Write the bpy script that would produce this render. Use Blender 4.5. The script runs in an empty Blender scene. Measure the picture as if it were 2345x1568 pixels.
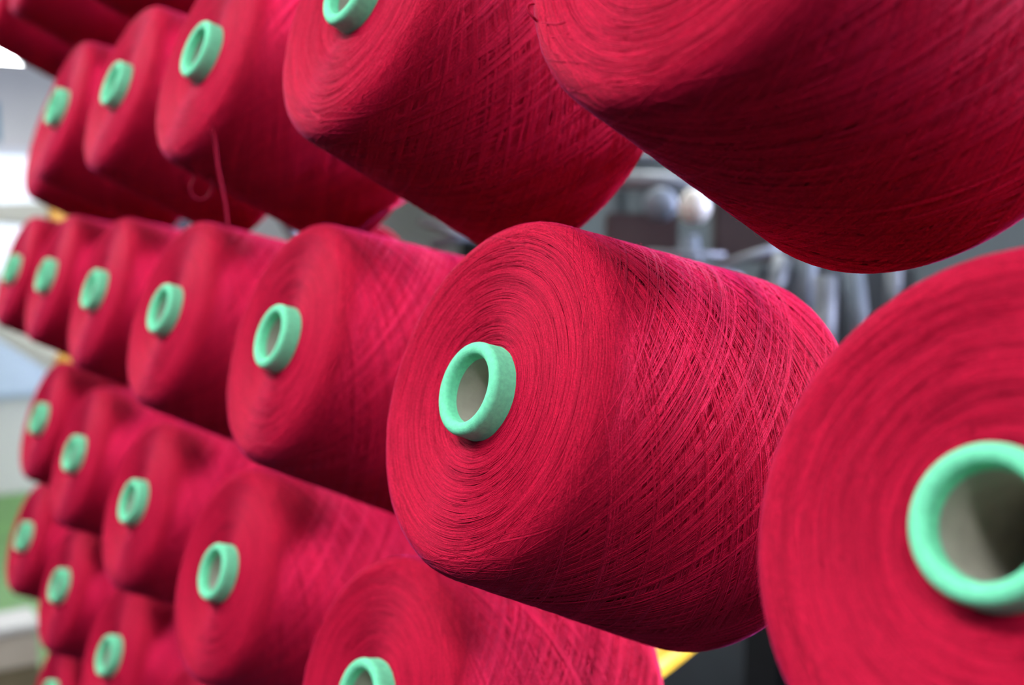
import bpy, math, random
import numpy as np
from mathutils import Vector, Matrix

# ------------------------------------------------------------------ camera
S = bpy.context.scene
C = S.collection
W, H, FPX = 2345, 1568, 2530.4
ZB = 1.35                                   # height of the in-focus row above the floor
CAM = Vector((0.4118, -0.2425, 0.0765 + ZB))
PITCH, ROLL, YAW = -0.1174, 0.0019, 0.9981
_f = Vector((-math.sin(YAW)*math.cos(PITCH), math.cos(YAW)*math.cos(PITCH), math.sin(PITCH)))
_r = Vector((math.cos(YAW), math.sin(YAW), 0)); _u = _r.cross(_f)
RIGHT = _r*math.cos(ROLL) + _u*math.sin(ROLL); UP = _u*math.cos(ROLL) - _r*math.sin(ROLL); FWD = _f
cd = bpy.data.cameras.new('camera'); cam = bpy.data.objects.new('camera', cd); C.objects.link(cam)
cam.matrix_world = Matrix(((RIGHT.x, UP.x, -FWD.x, CAM.x), (RIGHT.y, UP.y, -FWD.y, CAM.y), (RIGHT.z, UP.z, -FWD.z, CAM.z), (0, 0, 0, 1)))
cd.sensor_width = 36.0; cd.sensor_fit = 'HORIZONTAL'; cd.lens = FPX/W*36.0
cd.clip_start = 0.01; cd.clip_end = 100
cd.dof.use_dof = True; cd.dof.focus_distance = 0.458; cd.dof.aperture_fstop = 5.7
S.camera = cam
# ------------------------------------------------------------------ world, exposure
w = bpy.data.worlds.new('world'); S.world = w; w.use_nodes = True
w.node_tree.nodes['Background'].inputs[0].default_value = (0.75, 0.85, 1, 1)
w.node_tree.nodes['Background'].inputs[1].default_value = 0.3
S.view_settings.view_transform = 'Standard'; S.view_settings.look = 'None'
S.view_settings.gamma = 1.0; S.view_settings.use_curve_mapping = False
S.view_settings.exposure = 0.0
LAMP_POWER = 33.5

def at(px, py, dist):
    """point on the ray through a photo pixel, dist metres along the view direction"""
    return CAM + FWD*dist + RIGHT*((px - W/2)/FPX*dist) - UP*((py - H/2)/FPX*dist)

# ------------------------------------------------------------------ helpers
rng = np.random.default_rng(7); random.seed(7)
def obj(name, me, mat=None, parent=None):
    o = bpy.data.objects.new(name, me); C.objects.link(o)
    if mat is not None and not me.materials: me.materials.append(mat)
    if parent is not None: o.parent = parent
    return o
def empty(name, loc=(0, 0, 0)):
    o = bpy.data.objects.new(name, None); C.objects.link(o); o.location = loc; o.empty_display_size = 0.05
    return o
def tag(o, label=None, cat=None, group=None, kind=None):
    if label: o['label'] = label
    if cat: o['category'] = cat
    if group: o['group'] = group
    if kind: o['kind'] = kind
    return o
def mesh(name, v, f, smooth=False):
    me = bpy.data.meshes.new(name); me.from_pydata([tuple(p) for p in v], [], f); me.update()
    if smooth: me.polygons.foreach_set('use_smooth', [True]*len(me.polygons))
    return me
def box(sx, sy, sz, bev=0.0, off=(0, 0, 0)):
    """bevelled box; origin at the centre plus off"""
    import bmesh
    bm = bmesh.new(); bmesh.ops.create_cube(bm, size=1)
    for v in bm.verts: v.co = Vector((v.co.x*sx + off[0], v.co.y*sy + off[1], v.co.z*sz + off[2]))
    if bev: bmesh.ops.bevel(bm, geom=bm.edges[:], offset=bev, segments=2, affect='EDGES')
    me = bpy.data.meshes.new('box'); bm.to_mesh(me); bm.free(); return me
def lathe(prof, n=64, closed=False):
    """prof: list of (r, z)"""
    v = []; f = []; m = len(prof)
    for i in range(n):
        a = 2*math.pi*i/n
        for r, z in prof: v.append((r*math.cos(a), r*math.sin(a), z))
    for i in range(n):
        j = (i+1) % n
        for k in range(m if closed else m-1):
            k2 = (k+1) % m
            f.append((i*m+k, j*m+k, j*m+k2, i*m+k2))
    return mesh('lathe', v, f, True)
def tube_path(pts, rad, n=6):
    """round tube through points, capped"""
    pts = [Vector(p) for p in pts]; v = []; f = []
    rr = rad if isinstance(rad, (list, tuple)) else [rad]*len(pts)
    up = Vector((0.13, 0.31, 0.94))
    for i, p in enumerate(pts):
        t = (pts[min(i+1, len(pts)-1)] - pts[max(i-1, 0)]).normalized()
        e1 = t.cross(up).normalized(); e2 = e1.cross(t)
        for k in range(n):
            a = 2*math.pi*k/n
            v.append(p + (e1*math.cos(a) + e2*math.sin(a))*rr[i])
    for i in range(len(pts)-1):
        for k in range(n):
            k2 = (k+1) % n
            f.append((i*n+k, i*n+k2, (i+1)*n+k2, (i+1)*n+k))
    f.append(tuple(range(n))[::-1]); f.append(tuple((len(pts)-1)*n+k for k in range(n)))
    return mesh('tube', v, f, True)
def smooth_pts(ctrl, n=60):
    P = np.array([list(c) for c in ctrl], float); P = np.vstack([2*P[0]-P[1], P, 2*P[-1]-P[-2]])
    out = []
    m = len(ctrl)-1
    for i in range(m):
        p0, p1, p2, p3 = P[i:i+4]
        for t in np.linspace(0, 1, max(2, n//m), endpoint=(i == m-1)):
            out.append(0.5*((2*p1) + (-p0+p2)*t + (2*p0-5*p1+4*p2-p3)*t*t + (-p0+3*p1-3*p2+p3)*t**3))
    return out

# ------------------------------------------------------------------ materials
def mat(name, col, rough=0.6, metal=0.0, noise=0.0, nscale=40.0, bump=0.0, bscale=200.0, sheen=0.0, sheen_tint=(1, 1, 1, 1), emit=None, estr=0.0, spec=0.5):
    m = bpy.data.materials.new(name); m.use_nodes = True; nt = m.node_tree; b = nt.nodes['Principled BSDF']
    b.inputs['Base Color'].default_value = (*col, 1); b.inputs['Roughness'].default_value = rough
    b.inputs['Metallic'].default_value = metal; b.inputs['Specular IOR Level'].default_value = spec
    b.inputs['Sheen Weight'].default_value = sheen; b.inputs['Sheen Tint'].default_value = sheen_tint
    tc = nt.nodes.new('ShaderNodeTexCoord')
    if noise:
        t = nt.nodes.new('ShaderNodeTexNoise'); t.inputs['Scale'].default_value = nscale; t.inputs['Detail'].default_value = 5
        nt.links.new(tc.outputs['Object'], t.inputs['Vector'])
        r = nt.nodes.new('ShaderNodeMapRange'); r.inputs['From Min'].default_value = 0.3; r.inputs['From Max'].default_value = 0.7
        r.inputs['To Min'].default_value = 1-noise; r.inputs['To Max'].default_value = 1+noise
        mx = nt.nodes.new('ShaderNodeMix'); mx.data_type = 'RGBA'; mx.blend_type = 'MULTIPLY'; mx.inputs[0].default_value = 1
        mx.inputs[6].default_value = (*col, 1)
        nt.links.new(t.outputs['Fac'], r.inputs['Value']); nt.links.new(r.outputs['Result'], mx.inputs[7]); nt.links.new(mx.outputs[2], b.inputs['Base Color'])
    if bump:
        t = nt.nodes.new('ShaderNodeTexNoise'); t.inputs['Scale'].default_value = bscale; t.inputs['Detail'].default_value = 4
        nt.links.new(tc.outputs['Object'], t.inputs['Vector'])
        bp = nt.nodes.new('ShaderNodeBump'); bp.inputs['Strength'].default_value = bump; bp.inputs['Distance'].default_value = 0.001
        nt.links.new(t.outputs['Fac'], bp.inputs['Height']); nt.links.new(bp.outputs['Normal'], b.inputs['Normal'])
    if emit:
        b.inputs['Emission Color'].default_value = (*emit, 1); b.inputs['Emission Strength'].default_value = estr
    return m
YARN = (0.47, 0.0065, 0.037)
def yarn_material():
    m = mat('crimson_yarn', YARN, 0.66, sheen=0.30, sheen_tint=(1, 0.14, 0.56, 1), spec=0.06)
    nt = m.node_tree; b = nt.nodes['Principled BSDF']
    b.inputs['Sheen Roughness'].default_value = 0.35
    at_ = nt.nodes.new('ShaderNodeAttribute'); at_.attribute_name = 'shade'
    mx = nt.nodes.new('ShaderNodeMix'); mx.data_type = 'RGBA'; mx.blend_type = 'MULTIPLY'; mx.inputs[0].default_value = 1
    mx.inputs[6].default_value = (*YARN, 1)
    tc = nt.nodes.new('ShaderNodeTexCoord')
    t = nt.nodes.new('ShaderNodeTexNoise'); t.inputs['Scale'].default_value = 1400; t.inputs['Detail'].default_value = 2
    nt.links.new(tc.outputs['Object'], t.inputs['Vector'])
    r = nt.nodes.new('ShaderNodeMapRange'); r.inputs['From Min'].default_value = 0.3; r.inputs['From Max'].default_value = 0.7
    r.inputs['To Min'].default_value = 0.76; r.inputs['To Max'].default_value = 1.26
    mu = nt.nodes.new('ShaderNodeMath'); mu.operation = 'MULTIPLY'
    nt.links.new(t.outputs['Fac'], r.inputs['Value']); nt.links.new(r.outputs['Result'], mu.inputs[0]); nt.links.new(at_.outputs['Fac'], mu.inputs[1])
    nt.links.new(mu.outputs[0], mx.inputs[7]); nt.links.new(mx.outputs[2], b.inputs['Base Color'])
    bp = nt.nodes.new('ShaderNodeBump'); bp.inputs['Strength'].default_value = 0.35; bp.inputs['Distance'].default_value = 0.0004
    nt.links.new(t.outputs['Fac'], bp.inputs['Height']); nt.links.new(bp.outputs['Normal'], b.inputs['Normal'])
    return m
M = dict(
    yarn=yarn_material(),
    mint=mat('mint_felt', (0.19, 0.75, 0.43), 0.8, noise=0.10, nscale=500, bump=0.35, bscale=2500, sheen=0.08, sheen_tint=(0.7, 1, 0.85, 1), spec=0.1),
    card=mat('grey_cardboard', (0.40, 0.37, 0.30), 0.85, noise=0.08, nscale=120, bump=0.2, bscale=600, spec=0.2),
    yellow=mat('yellow_plastic', (0.85, 0.50, 0.03), 0.4, noise=0.05),
    ochre=mat('ochre_plastic', (0.45, 0.22, 0.02), 0.5, noise=0.05),
    dark=mat('dark_steel', (0.012, 0.013, 0.016), 0.45, noise=0.15),
    frame=mat('grey_painted_steel', (0.05, 0.058, 0.065), 0.45, noise=0.08),
    slate=mat('slate_machine_paint', (0.065, 0.08, 0.09), 0.5, noise=0.08, nscale=8),
    lightgrey=mat('light_grey_metal', (0.125, 0.14, 0.15), 0.4, noise=0.08, metal=0.2),
    bluegrey=mat('blue_grey_paint', (0.095, 0.12, 0.14), 0.5, noise=0.06),
    counterblue=mat('pale_blue_grey_laminate', (0.42, 0.50, 0.57), 0.5, noise=0.06),
    lidwhite=mat('off_white_board', (0.45, 0.44, 0.42), 0.7, noise=0.05),
    brown=mat('dark_brown_panel', (0.022, 0.008, 0.006), 0.6, noise=0.15),
    cream=mat('cream_plastic', (0.50, 0.49, 0.42), 0.45, noise=0.04),
    white=mat('white_paint', (0.80, 0.81, 0.82), 0.6, noise=0.03, nscale=6),
    carton=mat('pale_carton', (0.50, 0.43, 0.34), 0.8, noise=0.06, nscale=15),
    brown_card=mat('olive_brown_board', (0.16, 0.125, 0.07), 0.8, noise=0.1, nscale=15),
    teal=mat('teal_paint', (0.05, 0.25, 0.32), 0.5, noise=0.05),
    floor=mat('green_floor_paint', (0.09, 0.21, 0.05), 0.5, noise=0.18, nscale=4, bump=0.1, bscale=60),
    wall=mat('pale_wall_plaster', (0.72, 0.69, 0.63), 0.9, noise=0.04, nscale=3, bump=0.1, bscale=80),
    greywall=mat('grey_wall_panel', (0.03, 0.032, 0.035), 0.8, noise=0.06, nscale=3),
    concrete=mat('dark_concrete', (0.03, 0.032, 0.034), 0.7, noise=0.2, nscale=3, bump=0.1, bscale=60),
    ceil=mat('grey_ceiling', (0.08, 0.08, 0.08), 0.9, noise=0.05, nscale=2),
    lamp=mat('lamp_diffuser', (0.9, 0.9, 0.9), 0.5, emit=(0.93, 0.97, 1.0), estr=LAMP_POWER),
    glowpane=mat('added_glow_pane', (0.8, 0.82, 0.84), 0.4, emit=(0.62, 0.66, 1.0), estr=155.0),
    bulb=mat('cream_enamel', (0.42, 0.41, 0.36), 0.35, noise=0.04),
)

# ------------------------------------------------------------------ hall shell
X0, X1, Y0, Y1, ZC = -9.5, 6.8, -4.0, 5.5, 3.6
def struct(name, sx, sy, sz, loc, m):
    o = obj(name, box(sx, sy, sz), m); o.location = loc; o['kind'] = 'structure'; return o
cx, cy = (X0+X1)/2, (Y0+Y1)/2
struct('floor', X1-X0, Y1-Y0, 0.1, (cx, cy, -0.05), M['concrete'])
struct('trim_1', 6.5, Y1-Y0, 0.004, (X0+3.25, cy, 0.002), M['floor'])
struct('ceiling', X1-X0, Y1-Y0, 0.1, (cx, cy, ZC+0.05), M['ceil'])
struct('wall_left', 0.1, Y1-Y0, ZC, (X0-0.05, cy, ZC/2), M['wall'])
struct('wall_right', 0.1, Y1-Y0, ZC, (X1+0.05, cy, ZC/2), M['greywall'])
struct('wall_back', X1-X0, 0.1, ZC, (cx, Y1+0.05, ZC/2), M['greywall'])
struct('wall_front', X1-X0, 0.1, ZC, (cx, Y0-0.05, ZC/2), M['greywall'])

# unseen glowing panes added high behind the rack to light the cone backs
for k, x in enumerate((1.3, 3.1, 4.9)):
    e = empty('window_%d' % (k+2), (x, Y1, 2.8)); e['kind'] = 'structure'
    obj('pane', box(1.6, 0.02, 1.15), M['glowpane'], e).location = (0, -0.02, 0)
    for dx, dz, sx, sz in ((0, 0.6, 1.76, 0.07), (0, -0.6, 1.76, 0.07), (-0.84, 0, 0.07, 1.2), (0.84, 0, 0.07, 1.2), (0, 0, 0.04, 1.15)):
        obj('window_frame', box(sx, 0.07, sz, 0.004), M['white'], e).location = (dx, -0.035, dz)

# ------------------------------------------------------------------ hanging strip lamps
def strip_lamp(x, y, z, label, m, L=1.25, wd=0.26):
    e = empty('strip_lamp', (x, y, z)); tag(e, label, 'lamp', 'strip lamps hanging in rows')
    obj('housing', box(L, wd, 0.06, 0.008, (0, 0, 0.045)), M['white'], e)
    obj('diffuser', box(L-0.04, wd-0.03, 0.03), M[m], e)
    for s in (-1, 1):
        obj('hanger_rod', tube_path([(s*L*0.35, 0, 0.07), (s*L*0.35, 0, ZC-z)], 0.005), M['frame'], e)
LAMPS = [(-7.7, 1.08), (-5.0, 1.08), (-3.0, 1.3), (-1.4, 1.3), (1.0, 1.2),
         (-5.0, -0.9), (-3.4, -0.9), (-1.8, -0.9), (-0.2, -0.9), (1.3, -0.9)]
for x, y in LAMPS:
    first = (x == -7.7)
    strip_lamp(x, y, 2.5, 'glowing white strip lamp seen at the upper left edge beyond the cones' if first else
               'white strip lamp hanging above the yarn rack, outside the picture', 'lamp')

# ------------------------------------------------------------------ yarn cone geometry (local z = towards the nose, 0 = front of the collar)
RR, RB, ZBACK = 0.0796, 0.0944, -0.158
def cone_profile():
    P = [(0.0205, -0.0122), (0.026, -0.0112), (0.040, -0.0098), (0.055, -0.0090), (0.066, -0.0088)]
    slope = math.atan2(RB-RR, -(ZBACK)-0.018)
    # rounded front rim
    rr = 0.0105
    czf, crf = -0.0090-rr, RR-rr+0.0002
    for a in np.linspace(90, slope*180/math.pi*1.0, 9):
        P.append((crf + rr*math.cos(math.radians(a)), czf + rr*math.sin(math.radians(a))))
    rb = 0.013
    crb, czb = RB-rb, ZBACK+rb
    for t in np.linspace(0.1, 0.95, 12):
        r0, z0 = P[13]
        r1, z1 = crb+rb*math.cos(slope), czb+rb*math.sin(slope)
        P.append((r0+(r1-r0)*t, z0+(z1-z0)*t))
    for a in np.linspace(slope*180/math.pi, -90, 9):
        P.append((crb + rb*math.cos(math.radians(a)), czb + rb*math.sin(math.radians(a))))
    P += [(0.06, ZBACK+0.0005), (0.0285, ZBACK+0.002)]
    return np.array(P)
PROF = cone_profile()
_seg = np.linalg.norm(np.diff(PROF, axis=0), axis=1); SARC = np.concatenate([[0], np.cumsum(_seg)])
S_RIM0 = SARC[4]; S_RIM1 = SARC[13]; S_BACK = SARC[-8]
def prof_at(s):
    r = np.interp(s, SARC, PROF[:, 0]); z = np.interp(s, SARC, PROF[:, 1])
    e = 0.0015
    dr = np.interp(s+e, SARC, PROF[:, 0]) - np.interp(s-e, SARC, PROF[:, 0]); dz = np.interp(s+e, SARC, PROF[:, 1]) - np.interp(s-e, SARC, PROF[:, 1])
    l = np.sqrt(dr*dr+dz*dz)+1e-12
    return r, z, -dz/l, dr/l              # position and outward normal (nr, nz)
class Strands:
    def __init__(self): self.V = []; self.F = []; self.A = []; self.n = 0
    def add(self, th, s, h, hw, ridge, shade):
        r, z, nr, nz = prof_at(s)
        P = np.stack([(r+nr*h)*np.cos(th), (r+nr*h)*np.sin(th), z+nz*h], 1)
        N = np.stack([nr*np.cos(th), nr*np.sin(th), nz], 1)
        T = np.gradient(P, axis=0); T /= np.linalg.norm(T, axis=1)[:, None]+1e-12
        B = np.cross(N, T)
        k = len(th)
        V = np.empty((k, 3, 3)); V[:, 0] = P-B*hw; V[:, 1] = P+N*ridge; V[:, 2] = P+B*hw
        self.V.append(V.reshape(-1, 3))
        i = self.n + 3*np.arange(k-1)
        self.F.append(np.stack([i, i+3, i+4, i+1], 1)); self.F.append(np.stack([i+1, i+4, i+5, i+2], 1))
        self.A.append(np.full(3*k, shade)); self.n += 3*k
    def build(self, name):
        V = np.concatenate(self.V); F = np.concatenate(self.F); A = np.concatenate(self.A)
        me = bpy.data.meshes.new(name)
        me.vertices.add(len(V)); me.vertices.foreach_set('co', V.ravel())
        me.loops.add(F.size); me.loops.foreach_set('vertex_index', F.ravel().astype(np.int32))
        me.polygons.add(len(F)); me.polygons.foreach_set('loop_start', (4*np.arange(len(F))).astype(np.int32))
        me.polygons.foreach_set('use_smooth', np.ones(len(F), bool))
        a = me.attributes.new('shade', 'FLOAT', 'POINT'); a.data.foreach_set('value', A.astype(np.float32))
        me.update(calc_edges=True); me.validate(); return me
def make_strands():
    st = Strands()
    # crossing helical wraps on the flank, turning back on the rounded rim
    kk = 0.96; nrm = math.asin(kk)
    npass = 0
    while npass < 2700:
        ph0 = rng.uniform(0, 2*math.pi); grp = rng.integers(1, 6); d = rng.choice([-1, 1])
        wind = rng.uniform(0.52, 0.68); smin0 = S_RIM0 + rng.beta(2, 2.2)*(S_RIM1-S_RIM0)*1.7 - 0.003
        h0 = rng.uniform(-0.0004, 0.0007); sp = rng.uniform(0.0004, 0.0012)/0.085
        for g in range(grp):
            n = 62
            x = np.linspace(-math.pi/2, math.pi/2, n)
            tri = np.arcsin(kk*np.sin(x))/nrm
            smin = smin0 + rng.normal(0, 0.0006)
            s = smin + (S_BACK-smin)*(tri+1)/2
            th = ph0 + g*sp + d*wind*(x/math.pi+0.5)*2*math.pi + 0.003*np.sin(x*rng.uniform(3, 9)+rng.uniform(0, 6))
            bright = rng.uniform(0.66, 1.25)
            st.add(th, s, h0 + rng.uniform(-0.0001, 0.0001), rng.uniform(0.00014, 0.00021), rng.uniform(0.0002, 0.0003), bright)
            npass += 1
    # near-circular arcs on the face
    for i in range(3300):
        u = rng.uniform(0, 1); s0 = SARC[0] + 0.0006 + u*(S_RIM1-SARC[0]+0.004)
        r0 = float(np.interp(s0, SARC, PROF[:, 0]))
        ang = rng.uniform(0.5, 2.6); n = max(8, int(ang*14))
        t = np.linspace(0, 1, n)
        drift = rng.normal(0, 0.0012); bow = rng.normal(0.0006, 0.0010)
        s = s0 + drift*(t-0.5) + bow*4*(t-0.5)**2
        s = np.clip(s, SARC[0]+0.0003, None)
        edge = 1-np.clip(np.abs(2*t-1)**6, 0, 1)          # ends dive below the neighbours
        h = rng.uniform(0.0, 0.0006) - 0.0005*(1-edge)
        st.add(rng.uniform(0, 6.283) + ang*t, s, h, rng.uniform(0.00013, 0.0002), rng.uniform(0.00018, 0.00028), rng.uniform(0.68, 1.2))
    # fine fuzz standing off the surface
    for i in range(500):
        n = 7; t = np.linspace(0, 1, n); s0 = rng.uniform(SARC[0]+0.004, S_BACK); L = rng.uniform(0.0015, 0.005)
        a = rng.uniform(0, 6.283); r0 = float(np.interp(s0, SARC, PROF[:, 0]))
        st.add(rng.uniform(0, 6.283) + math.cos(a)*L*t/r0, s0 + math.sin(a)*L*t, 0.0006 + 0.0014*np.sin(t*rng.uniform(1.5, 3.0)), 0.00003, 0.00003, 1.2)
    return st.build('wound_yarn')
strand_me = make_strands(); strand_me.materials.append(M['yarn'])
body_me = lathe([(float(np.interp(q, SARC, PROF[:, 0]) - 0.0006*prof_at(q)[2]), float(np.interp(q, SARC, PROF[:, 1]) - 0.0006*prof_at(q)[3])) for q in np.linspace(0, SARC[-1], 70)], 128); body_me.materials.append(M['yarn'])
sa = body_me.attributes.new('shade', 'FLOAT', 'POINT'); sa.data.foreach_set('value', np.full(len(body_me.vertices), 0.8, np.float32))  # darker tone paints shade into the gaps between strands
def collar_mesh():
    P = [(0.0222, -0.020), (0.0217, -0.012), (0.0212, -0.006)]
    c, cz, ra, rb = 0.0181, -0.0032, 0.0031, 0.0032
    for a in np.linspace(0, 180, 13):
        P.append((c+ra*math.cos(math.radians(a)), cz+rb*math.sin(math.radians(a))))
    P += [(0.0148, -0.0052), (0.0147, -0.0066)]
    return lathe(P, 72)
def tube_mesh():
    P = [(0.0149, -0.0062), (0.0160, -0.06), (0.0190, -0.12), (0.0225, -0.176), (0.0250, -0.176), (0.0228, -0.12), (0.0215, -0.07), (0.0208, -0.020)]
    return lathe(P, 56)
collar_me = collar_mesh(); collar_me.materials.append(M['mint'])
tube_me = tube_mesh(); tube_me.materials.append(M['card'])

# ------------------------------------------------------------------ the cones on the creel
PX, PZ, STG, TILT, AYAW = 0.2502, 0.1911, 0.5088, 0.3386, 0.0433
ROWS = {'Z': -2, 'A': -1, 'B': 0, 'C': 1, 'D': 2, 'E': 3}
def cone_axis(dt=0, dy=0):
    t, y = TILT+dt, AYAW+dy
    return Vector((math.sin(y)*math.cos(t), -math.cos(y)*math.cos(t), math.sin(t)))
def cone_place(row, col, dx=0, dz=0, dd=0, dt=0, dy=0):
    k = ROWS[row]; off = STG if k % 2 else 0
    a = cone_axis(dt, dy)
    return Vector((-(col-1+off)*PX + dx, 0, ZB - k*PZ + dz)) + a*dd, a
def add_cone(origin, a, label, scale=1.0, spin=None, group='crimson yarn cones on the rack', fat=1.0):
    zax = a.normalized(); xax = Vector((0, 0, 1)).cross(zax).normalized(); yax = zax.cross(xax)
    base = 0.176
    e = bpy.data.objects.new('yarn_cone', None); C.objects.link(e); e.empty_display_size = 0.05
    e.matrix_world = Matrix(((xax.x, yax.x, zax.x, 0), (xax.y, yax.y, zax.y, 0), (xax.z, yax.z, zax.z, 0), (0, 0, 0, 1)))
    e.location = origin - zax*base
    tag(e, label, 'yarn cone', group)
    spin = random.uniform(0, 6.28) if spin is None else spin
    def part(name, me, sc=(1, 1, 1), parent=e):
        o = bpy.data.objects.new(name, me); C.objects.link(o); o.parent = parent
        o.location = (0, 0, base); o.rotation_euler = (0, 0, spin); o.scale = sc; return o
    part('yarn_body', body_me, (fat, fat, 1))
    s = part('wound_yarn', strand_me, (fat, fat, 1)); s['kind'] = 'stuff'
    c = part('collar', collar_me); c['label'] = 'mint green felt collar'
    part('cardboard_tube', tube_me)
    return e
ring = ' with its mint green collar showing'
CONES = [
 ('A', 0, (-0.0008, -0.0008, -0.0037, -0.0181, 0.0292), 'large crimson yarn cone at the top right with a small loose loop at its rim'),
 ('A', 1, (-0.0008, 0.0023, -0.0022, 0.0169, 0.025), 'crimson yarn cone with collar cut by the top edge, left of the top right cone'),
 ('A', 2, (0, -0.0005, 0.0003, 0.0174, 0.0349), 'crimson yarn cone in the upper row with a loose thread hanging from its rim'),
 ('A', 3, (0.0002, 0, -0.0005, 0.02, 0.0194), 'blurred crimson yarn cone just left of the cone with the hanging thread'),
 ('A', 4, (-0.0003, -0.0022, 0.003, -0.0005, 0.0077), 'small blurred crimson yarn cone with the leftmost visible collar of the upper row'),
 ('A', 5, (-0.01, 0.006, -0.036, 0, 0), 'crimson yarn cone mostly hidden behind the leftmost collared cone of the upper row'),
 ('B', 0, (-0.0029, 0.0009, -0.005, 0.0199, 0.0212), 'very large blurred crimson yarn cone at the right edge looking into its grey tube'),
 ('B', 1, (0.0012, 0.0001, 0.0025, -0.0009, -0.0084), 'crimson yarn cone in sharp focus at the centre with crossing threads on its flank'),
 ('B', 2, (-0.0078, 0.0006, -0.0055, 0.0037, -0.0098), 'crimson yarn cone directly left of the sharp central cone in the same row'),
 ('B', 3, (0.0005, -0.0006, -0.0015, 0.02, 0.0251), 'blurred crimson yarn cone, second to the left of the sharp central cone'),
 ('B', 4, (0.0001, 0.0001, -0.0007, 0.005, 0.005), 'blurred crimson yarn cone, third to the left of the sharp central cone'),
 ('B', 5, (0, 0.0015, 0.0005, 0.0052, 0.004), 'small blurred crimson yarn cone, fourth to the left of the sharp central cone'),
 ('B', 6, (0, -0.0014, 0.0003, 0, 0), 'small crimson yarn cone at the left end of the middle row, cut by the frame'),
 ('C', 1, (-0.0022, 0.0008, -0.0038, 0.0023, 0.0263), 'crimson yarn cone with collar cut by the bottom edge, below the sharp central cone'),
 ('C', 2, (0, 0.0027, -0.0002, 0.0173, 0.0248), 'blurred crimson yarn cone with the largest whole collar of the lower row'),
 ('C', 3, (0.0004, 0.0004, -0.001, 0.0152, 0.0188), 'blurred crimson yarn cone in the lower row, third collar from its left end'),
 ('C', 4, (0.0003, -0.0013, 0.0015, 0.0126, 0.0138), 'small blurred crimson yarn cone in the lower row, second collar from its left end'),
 ('C', 5, (0.0003, 0.0003, -0.0051, 0.0018, 0.0017), 'small blurred crimson yarn cone ending the lower row beside the cream counter'),
 ('D', 3, (0, 0, 0, 0.01, 0.02), 'crimson yarn cone at the bottom edge, only the dark top of its flank showing'),
 ('D', 4, (0.0007, -0.0013, 0.0007, 0.0268, 0.0266), 'blurred crimson yarn cone near the bottom left, collar just above the lower frame edge'),
 ('D', 5, (0, 0.0007, 0.0024, 0.0095, 0.0136), 'small blurred crimson yarn cone at the lower left beside the low white topped carton'),
 ('D', 6, (0, -0.0004, 0.003, 0.0068, 0.007), 'small blurred crimson yarn cone at the far left edge above the low white topped carton'),
 ('E', 5, (0, 0, 0, 0, 0), 'crimson yarn cone in the bottom left corner, only its collar top in view'),
 ('Z', 3, (0, 0, 0, 0, 0), 'crimson yarn cone above the upper row, dark underside cut by the top edge'),
 ('Z', 4, (0, 0, 0, 0, 0), 'dark underside of a crimson yarn cone at the top edge left of the centre'),
 ('Z', 5, (0, 0, 0, 0, 0), 'crimson yarn cone in the top left corner with the lower tip of its face showing'),
 ('Z', 6, (0, 0, 0, 0, 0), 'crimson yarn cone cut by the top left corner above the strip lamp'),
]
cone = {}
for row, col, d, label in CONES:
    o, a = cone_place(row, col, *d)
    cone[row, col] = add_cone(o, a, label, fat={('B', 1): 1.015, ('A', 5): 1.16}.get((row, col), 1.0))

# ------------------------------------------------------------------ creel frame: beams, posts, yellow pegs
rack = empty('creel_rack', (-0.3, 0.24, 0)); tag(rack, 'steel creel rack with yellow pegs carrying the rows of crimson yarn cones', 'rack')
def rk(name, me, m, loc=None):
    o = obj(name, me, m, rack); o.location = (Vector(loc) if loc else Vector((0, 0, 0))) - rack.location; return o
for r, k in ROWS.items():
    z = ZB - k*PZ - 0.070
    short = 0.5 if r == 'A' else 0.0          # the upper row's beam stops before the cone pushed back at its end
    rk('beam', box(2.55-short, 0.014, 0.014, 0.002), M['dark'], (-0.22+short/2, 0.206, z))
peg_me = lathe([(0.0001, 0.115), (0.004, 0.114), (0.007, 0.110), (0.0085, 0.10), (0.0105, 0.05), (0.0115, 0.012), (0.013, 0.009), (0.013, 0.0), (0.0001, 0.0)], 24)
peg_me.materials.append(M['yellow'])
def peg(p, a):
    o = bpy.data.objects.new('peg', peg_me); C.objects.link(o); o.parent = rack; o.location = p - rack.location
    o.rotation_mode = 'QUATERNION'; o.rotation_quaternion = a.to_track_quat('Z', 'Y'); return o
for row, col, d, label in CONES:
    o, a = cone_place(row, col, *d[:2], 0, *d[3:])
    peg(o - a*0.205, a)
rk('post', box(0.04, 0.04, 2.2, 0.004), M['dark'], (-1.31, 0.25, 1.1))
rk('post', box(0.04, 0.04, 2.2, 0.004), M['dark'], (1.0, 0.24, 1.1))


# the far side of the rack: one loaded cone and a bare peg
def rev_axis(): return Vector((0.0, math.cos(TILT), math.sin(TILT)))
ra = rev_axis()
def rev_base(row, x): return Vector((x, 0.235, ZB - ROWS[row]*PZ - 0.078))
b = rev_base('B', -0.90)
add_cone(b + ra*0.205, ra, 'bright pink lit yarn cone on the far side of the rack, seen through a gap', group='crimson yarn cones on the rack')
peg(b, ra); peg(rev_base('C', -0.19), ra)

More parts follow.
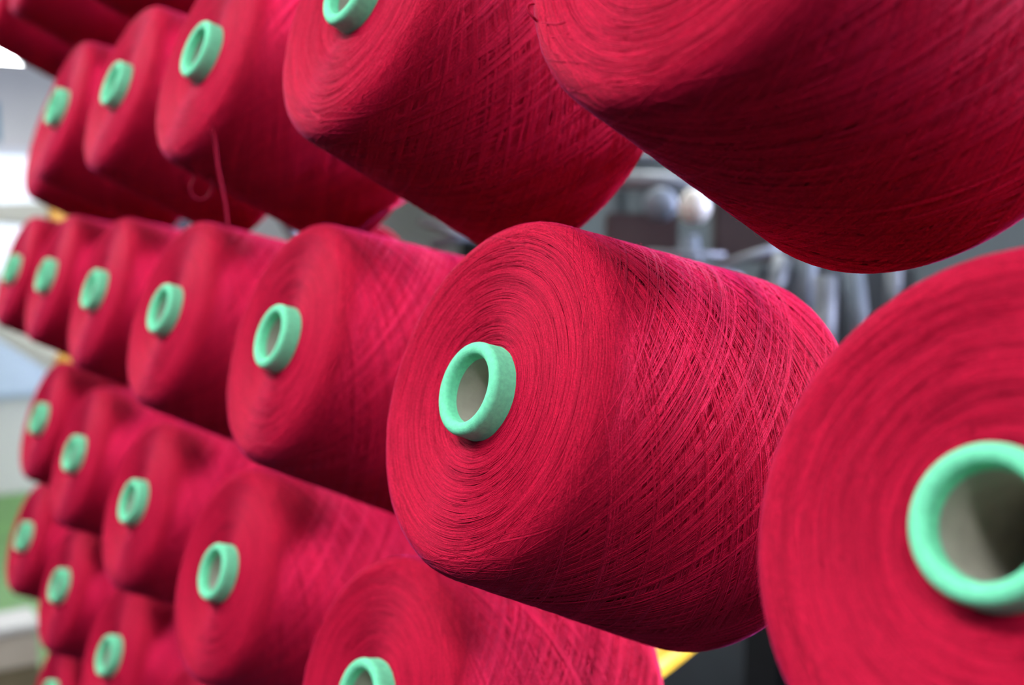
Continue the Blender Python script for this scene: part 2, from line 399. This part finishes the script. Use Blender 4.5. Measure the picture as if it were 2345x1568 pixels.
# ------------------------------------------------------------------ loose yarn ends
from mathutils.bvhtree import BVHTree
_bv = BVHTree.FromPolygons([v.co.copy() for v in body_me.vertices], [tuple(p.vertices) for p in body_me.polygons])
bpy.context.view_layer.update()
def surf(c, px, py, lift=0.0012, fallback=None):
    """where the ray through a photo pixel meets the yarn of cone c"""
    mw = c.matrix_world @ Matrix.Translation((0, 0, 0.176)); inv = mw.inverted()
    o = inv @ CAM; d = ((inv @ at(px, py, 1.0)) - o).normalized()
    hit, n, i, t = _bv.ray_cast(o, d)
    if hit is None: return at(px, py, fallback) if fallback else None
    if n.dot(d) > 0: n = -n
    return mw @ (hit + n*lift)
def loose(c, pts, rad=0.0005, name='loose_yarn', n=60, shade=0.9):  # lower shade values paint shadow into a loose end's colour
    P = [Vector(p) for p in smooth_pts(pts, n)]; inv = c.matrix_world.inverted()
    me = tube_path([inv @ p for p in P], rad)
    a = me.attributes.new('shade', 'FLOAT', 'POINT'); a.data.foreach_set('value', np.full(len(me.vertices), shade, np.float32))
    o = obj(name, me, M['yarn'], c); o['label'] = 'loose crimson yarn end'; return o
A2 = cone['A', 2]; q = surf(A2, 484, 262, fallback=0.80); d0 = (q-CAM).dot(FWD)
loose(A2, [q] + [at(x, y, d0) for x, y in ((492, 320), (499, 380), (510, 435), (518, 480), (522, 520))], 0.0010, shade=0.5)
q = surf(A2, 392, 345, fallback=0.76); d1 = (q-CAM).dot(FWD)
loose(A2, [q] + [at(x, y, d1) for x, y in ((424, 384), (446, 402), (436, 430), (449, 455), (474, 452), (486, 424), (478, 404))], 0.0010, shade=0.35)  # the curl's shadow is painted in through its dark tone
loose(A2, [surf(A2, x, y, 0.002, fallback=0.95) for x, y in ((940, 452), (900, 468), (862, 488), (832, 514), (806, 532))], 0.0012, shade=0.6)
A0 = cone['A', 0]; q = surf(A0, 1240, 50, fallback=0.42); d2 = (q-CAM).dot(FWD)
loose(A0, [surf(A0, x, y, 0.001, d2) for x, y in ((1303, 52), (1283, 58), (1258, 56), (1238, 49))] + [at(x, y, d2) for x, y in ((1221, 39), (1209, 24), (1211, 11), (1224, 8))], 0.00055)
loose(A0, [surf(A0, x, y, 0.0008, d2) for x, y in ((1243, 82), (1262, 87), (1281, 86), (1296, 80), (1306, 76))], 0.0005)
B1 = cone['B', 1]
loose(B1, [surf(B1, x, y, 0.0009, 0.5) for x, y in ((1613, 880), (1616, 960), (1617, 1040), (1608, 1090), (1570, 1150), (1535, 1215), (1500, 1270))], 0.00045)

# ------------------------------------------------------------------ machine behind the rack (seen in the gaps)
mach = empty('knitting_machine', (-0.9, 1.5, 0)); tag(mach, 'grey textile machine with upright tubes and arms, blurred behind the rack', 'machine')
def mp(name, me, m, loc=None):
    o = obj(name, me, M[m], mach); o.location = (Vector(loc) if loc else Vector((0, 0, 0))) - mach.location; return o
def mbar(name, pts, rpx, m, d):
    return mp(name, tube_path([at(x, y, dd) for (x, y), dd in zip(pts, d if isinstance(d, (list, tuple)) else [d]*len(pts))], rpx/FPX*(d if not isinstance(d, (list, tuple)) else d[0]), 10), m)
mp('machine_body', box(3.2, 0.9, 0.80, 0.02), 'slate', (-1.3, 1.75, 0.45))
mp('plinth', box(3.0, 0.8, 0.06, 0.0), 'dark', (-1.3, 1.75, 0.03))
mp('machine_bed', box(3.2, 1.0, 0.05, 0.01), 'slate', (-1.3, 1.75, 0.875))
mp('back_panel', box(3.2, 0.05, 0.75, 0.01), 'slate', (-1.3, 2.15, 1.275))
mp('control_column', box(0.10, 0.12, 1.0, 0.01), 'dark', (-0.955, 1.235, 0.50))
def mpanel(name, x0, y0, x1, y1, d, m, th=0.04):
    p0, p1 = at((x0+x1)/2, (y0+y1)/2, d), None
    wx = (x1-x0)/FPX*d; hz = (y1-y0)/FPX*d
    o = mp(name, box(wx, th, hz, 0.004), m, p0); o.rotation_euler = (0, 0, YAW); return o
mpanel('tension_box', 1385, 488, 1550, 572, 1.95, 'brown')
mpanel('tension_box', 1632, 462, 1830, 600, 1.95, 'brown')
mpanel('cover_plate', 1735, 610, 2090, 860, 2.05, 'frame', 0.02)
mbar('guide_rail', [(1380, 412), (1660, 420)], 22, 'lightgrey', 1.85)
mbar('upper_rail', [(900, 380), (1900, 350)], 14, 'frame', 2.0)
mbar('feeder_tube', [(1578, 540), (1600, 720)], 22, 'bluegrey', 1.85)
mbar('feeder_tube', [(1795, 585), (1745, 760)], 22, 'lightgrey', 1.85)
mbar('feeder_tube', [(1850, 560), (1838, 800)], 24, 'bluegrey', 1.85)
mbar('feeder_tube', [(1890, 630), (1885, 900)], 26, 'lightgrey', 1.80)
mbar('feeder_tube', [(1950, 600), (1985, 900)], 24, 'bluegrey', 1.85)
mbar('feeder_tube', [(2050, 560), (2040, 800)], 18, 'lightgrey', 1.9)
mbar('feeder_arm', [(1800, 560), (1640, 612)], 10, 'lightgrey', 1.75)
mbar('feeder_arm', [(1480, 578), (1660, 585)], 8, 'lightgrey', 1.75)
mbar('feeder_arm', [(1560, 600), (1700, 640)], 12, 'bluegrey', 1.75)
mbar('feeder_arm', [(960, 505), (1120, 560)], 9, 'lightgrey', 1.75)
mbar('feeder_arm', [(985, 560), (1110, 535)], 10, 'bluegrey', 1.75)
mbar('feeder_arm', [(640, 480), (690, 560)], 16, 'lightgrey', 1.75)
for (x, y, r, m) in ((1512, 468, 38, 'bluegrey'),):
    o = mp('yarn_wheel', lathe([(0.0001, 0.016), (r/FPX*1.8*0.8, 0.016), (r/FPX*1.8, 0.008), (r/FPX*1.8, -0.008), (r/FPX*1.8*0.8, -0.016), (0.0001, -0.016)], 28), m, at(x, y, 1.8)); o.rotation_euler = (math.pi/2, 0, YAW)
p = at(1590, 476, 1.75)
o = mp('lamp_head', lathe([(0.0001, -0.026)] + [(0.026*math.sin(a), -0.026*math.cos(a)) for a in np.linspace(0.3, 2.2, 9)] + [(0.012, 0.03), (0.0001, 0.03)], 24), 'bulb', p)
o['label'] = 'round cream enamel lamp head'
for x in (-2.5, -1.65, -0.8, 0.05):
    mp('upright', box(0.05, 0.05, 0.75, 0.005), 'frame', (x, 2.05, 1.275))

# ------------------------------------------------------------------ things beyond the left end of the rack
st = empty('empty_rack', (-2.6, 0.45, 0)); tag(st, 'empty white beamed rack with yellow clamps just left of the cones', 'rack')
def sp(name, me, m, loc):
    o = obj(name, me, M[m], st); o.location = Vector(loc) - st.location; return o
for z in (1.42, 1.11):
    sp('beam', box(1.8, 0.05, 0.05, 0.006), 'cream', (-2.92, 0.215, z))
    sp('bracket', box(0.04, 0.22, 0.04, 0.004), 'cream', (-3.4, 0.11, z))
    sp('clamp', box(0.016, 0.052, 0.052, 0.004), 'ochre', (-2.0, 0.217, z))
for x in (-3.75, -3.4): sp('upright', box(0.05, 0.05, 1.9, 0.005), 'cream', (x, 0.0, 0.95))
ct = empty('work_counter', (-5.8, 0.0, 0)); tag(ct, 'blue grey topped work counter with cream front by the left edge', 'counter')
def cp(name, me, m, loc):
    o = obj(name, me, M[m], ct); o.location = Vector(loc) - ct.location; return o
cp('counter_base', box(0.7, 1.6, 0.50, 0.01), 'cream', (-5.9, -0.06, 0.25))
cp('counter_top', box(0.8, 1.66, 0.34, 0.02), 'counterblue', (-5.9, -0.06, 0.67))
bx = empty('storage_carton', (-3.3, 0.0, 0)); tag(bx, 'low cream carton with white lid standing on the green floor at lower left', 'carton')
def bp_(name, me, m, loc):
    o = obj(name, me, M[m], bx); o.location = Vector(loc) - bx.location; return o
bp_('pallet_base', box(0.155, 0.90, 0.082, 0.004), 'brown_card', (-3.098, -0.16, 0.041))
bp_('carton_body', box(0.155, 0.90, 0.108, 0.004), 'carton', (-3.098, -0.16, 0.136))
bp_('lid', box(0.17, 0.92, 0.02, 0.005), 'lidwhite', (-3.098, -0.16, 0.198))
wn = empty('window_1', (X0, 0.5, 1.4)); wn['kind'] = 'structure'  # glowing pane added to make the white far wall look bright
obj('glowing_pane', box(0.02, 2.4, 0.95), mat('wall_glow_pane', (0.8, 0.82, 0.84), 0.4, emit=(0.86, 0.94, 1.0), estr=0.75), wn).location = (0.03, 0, 0)
for y, z, sy, sz in ((0, 0.5, 2.52, 0.06), (0, -0.5, 2.52, 0.06), (-1.23, 0, 0.06, 1.0), (1.23, 0, 0.06, 1.0), (0.2, 0, 0.04, 0.95)):
    obj('window_frame', box(0.06, sy, sz, 0.004), M['white'], wn).location = (0.04, y, z)
tag(obj('notice_board', box(0.03, 0.9, 0.32, 0.004), M['teal']), 'teal board on the far wall above the glowing pane at the left edge', 'board').location = (X0+0.02, 0.74, 2.14)
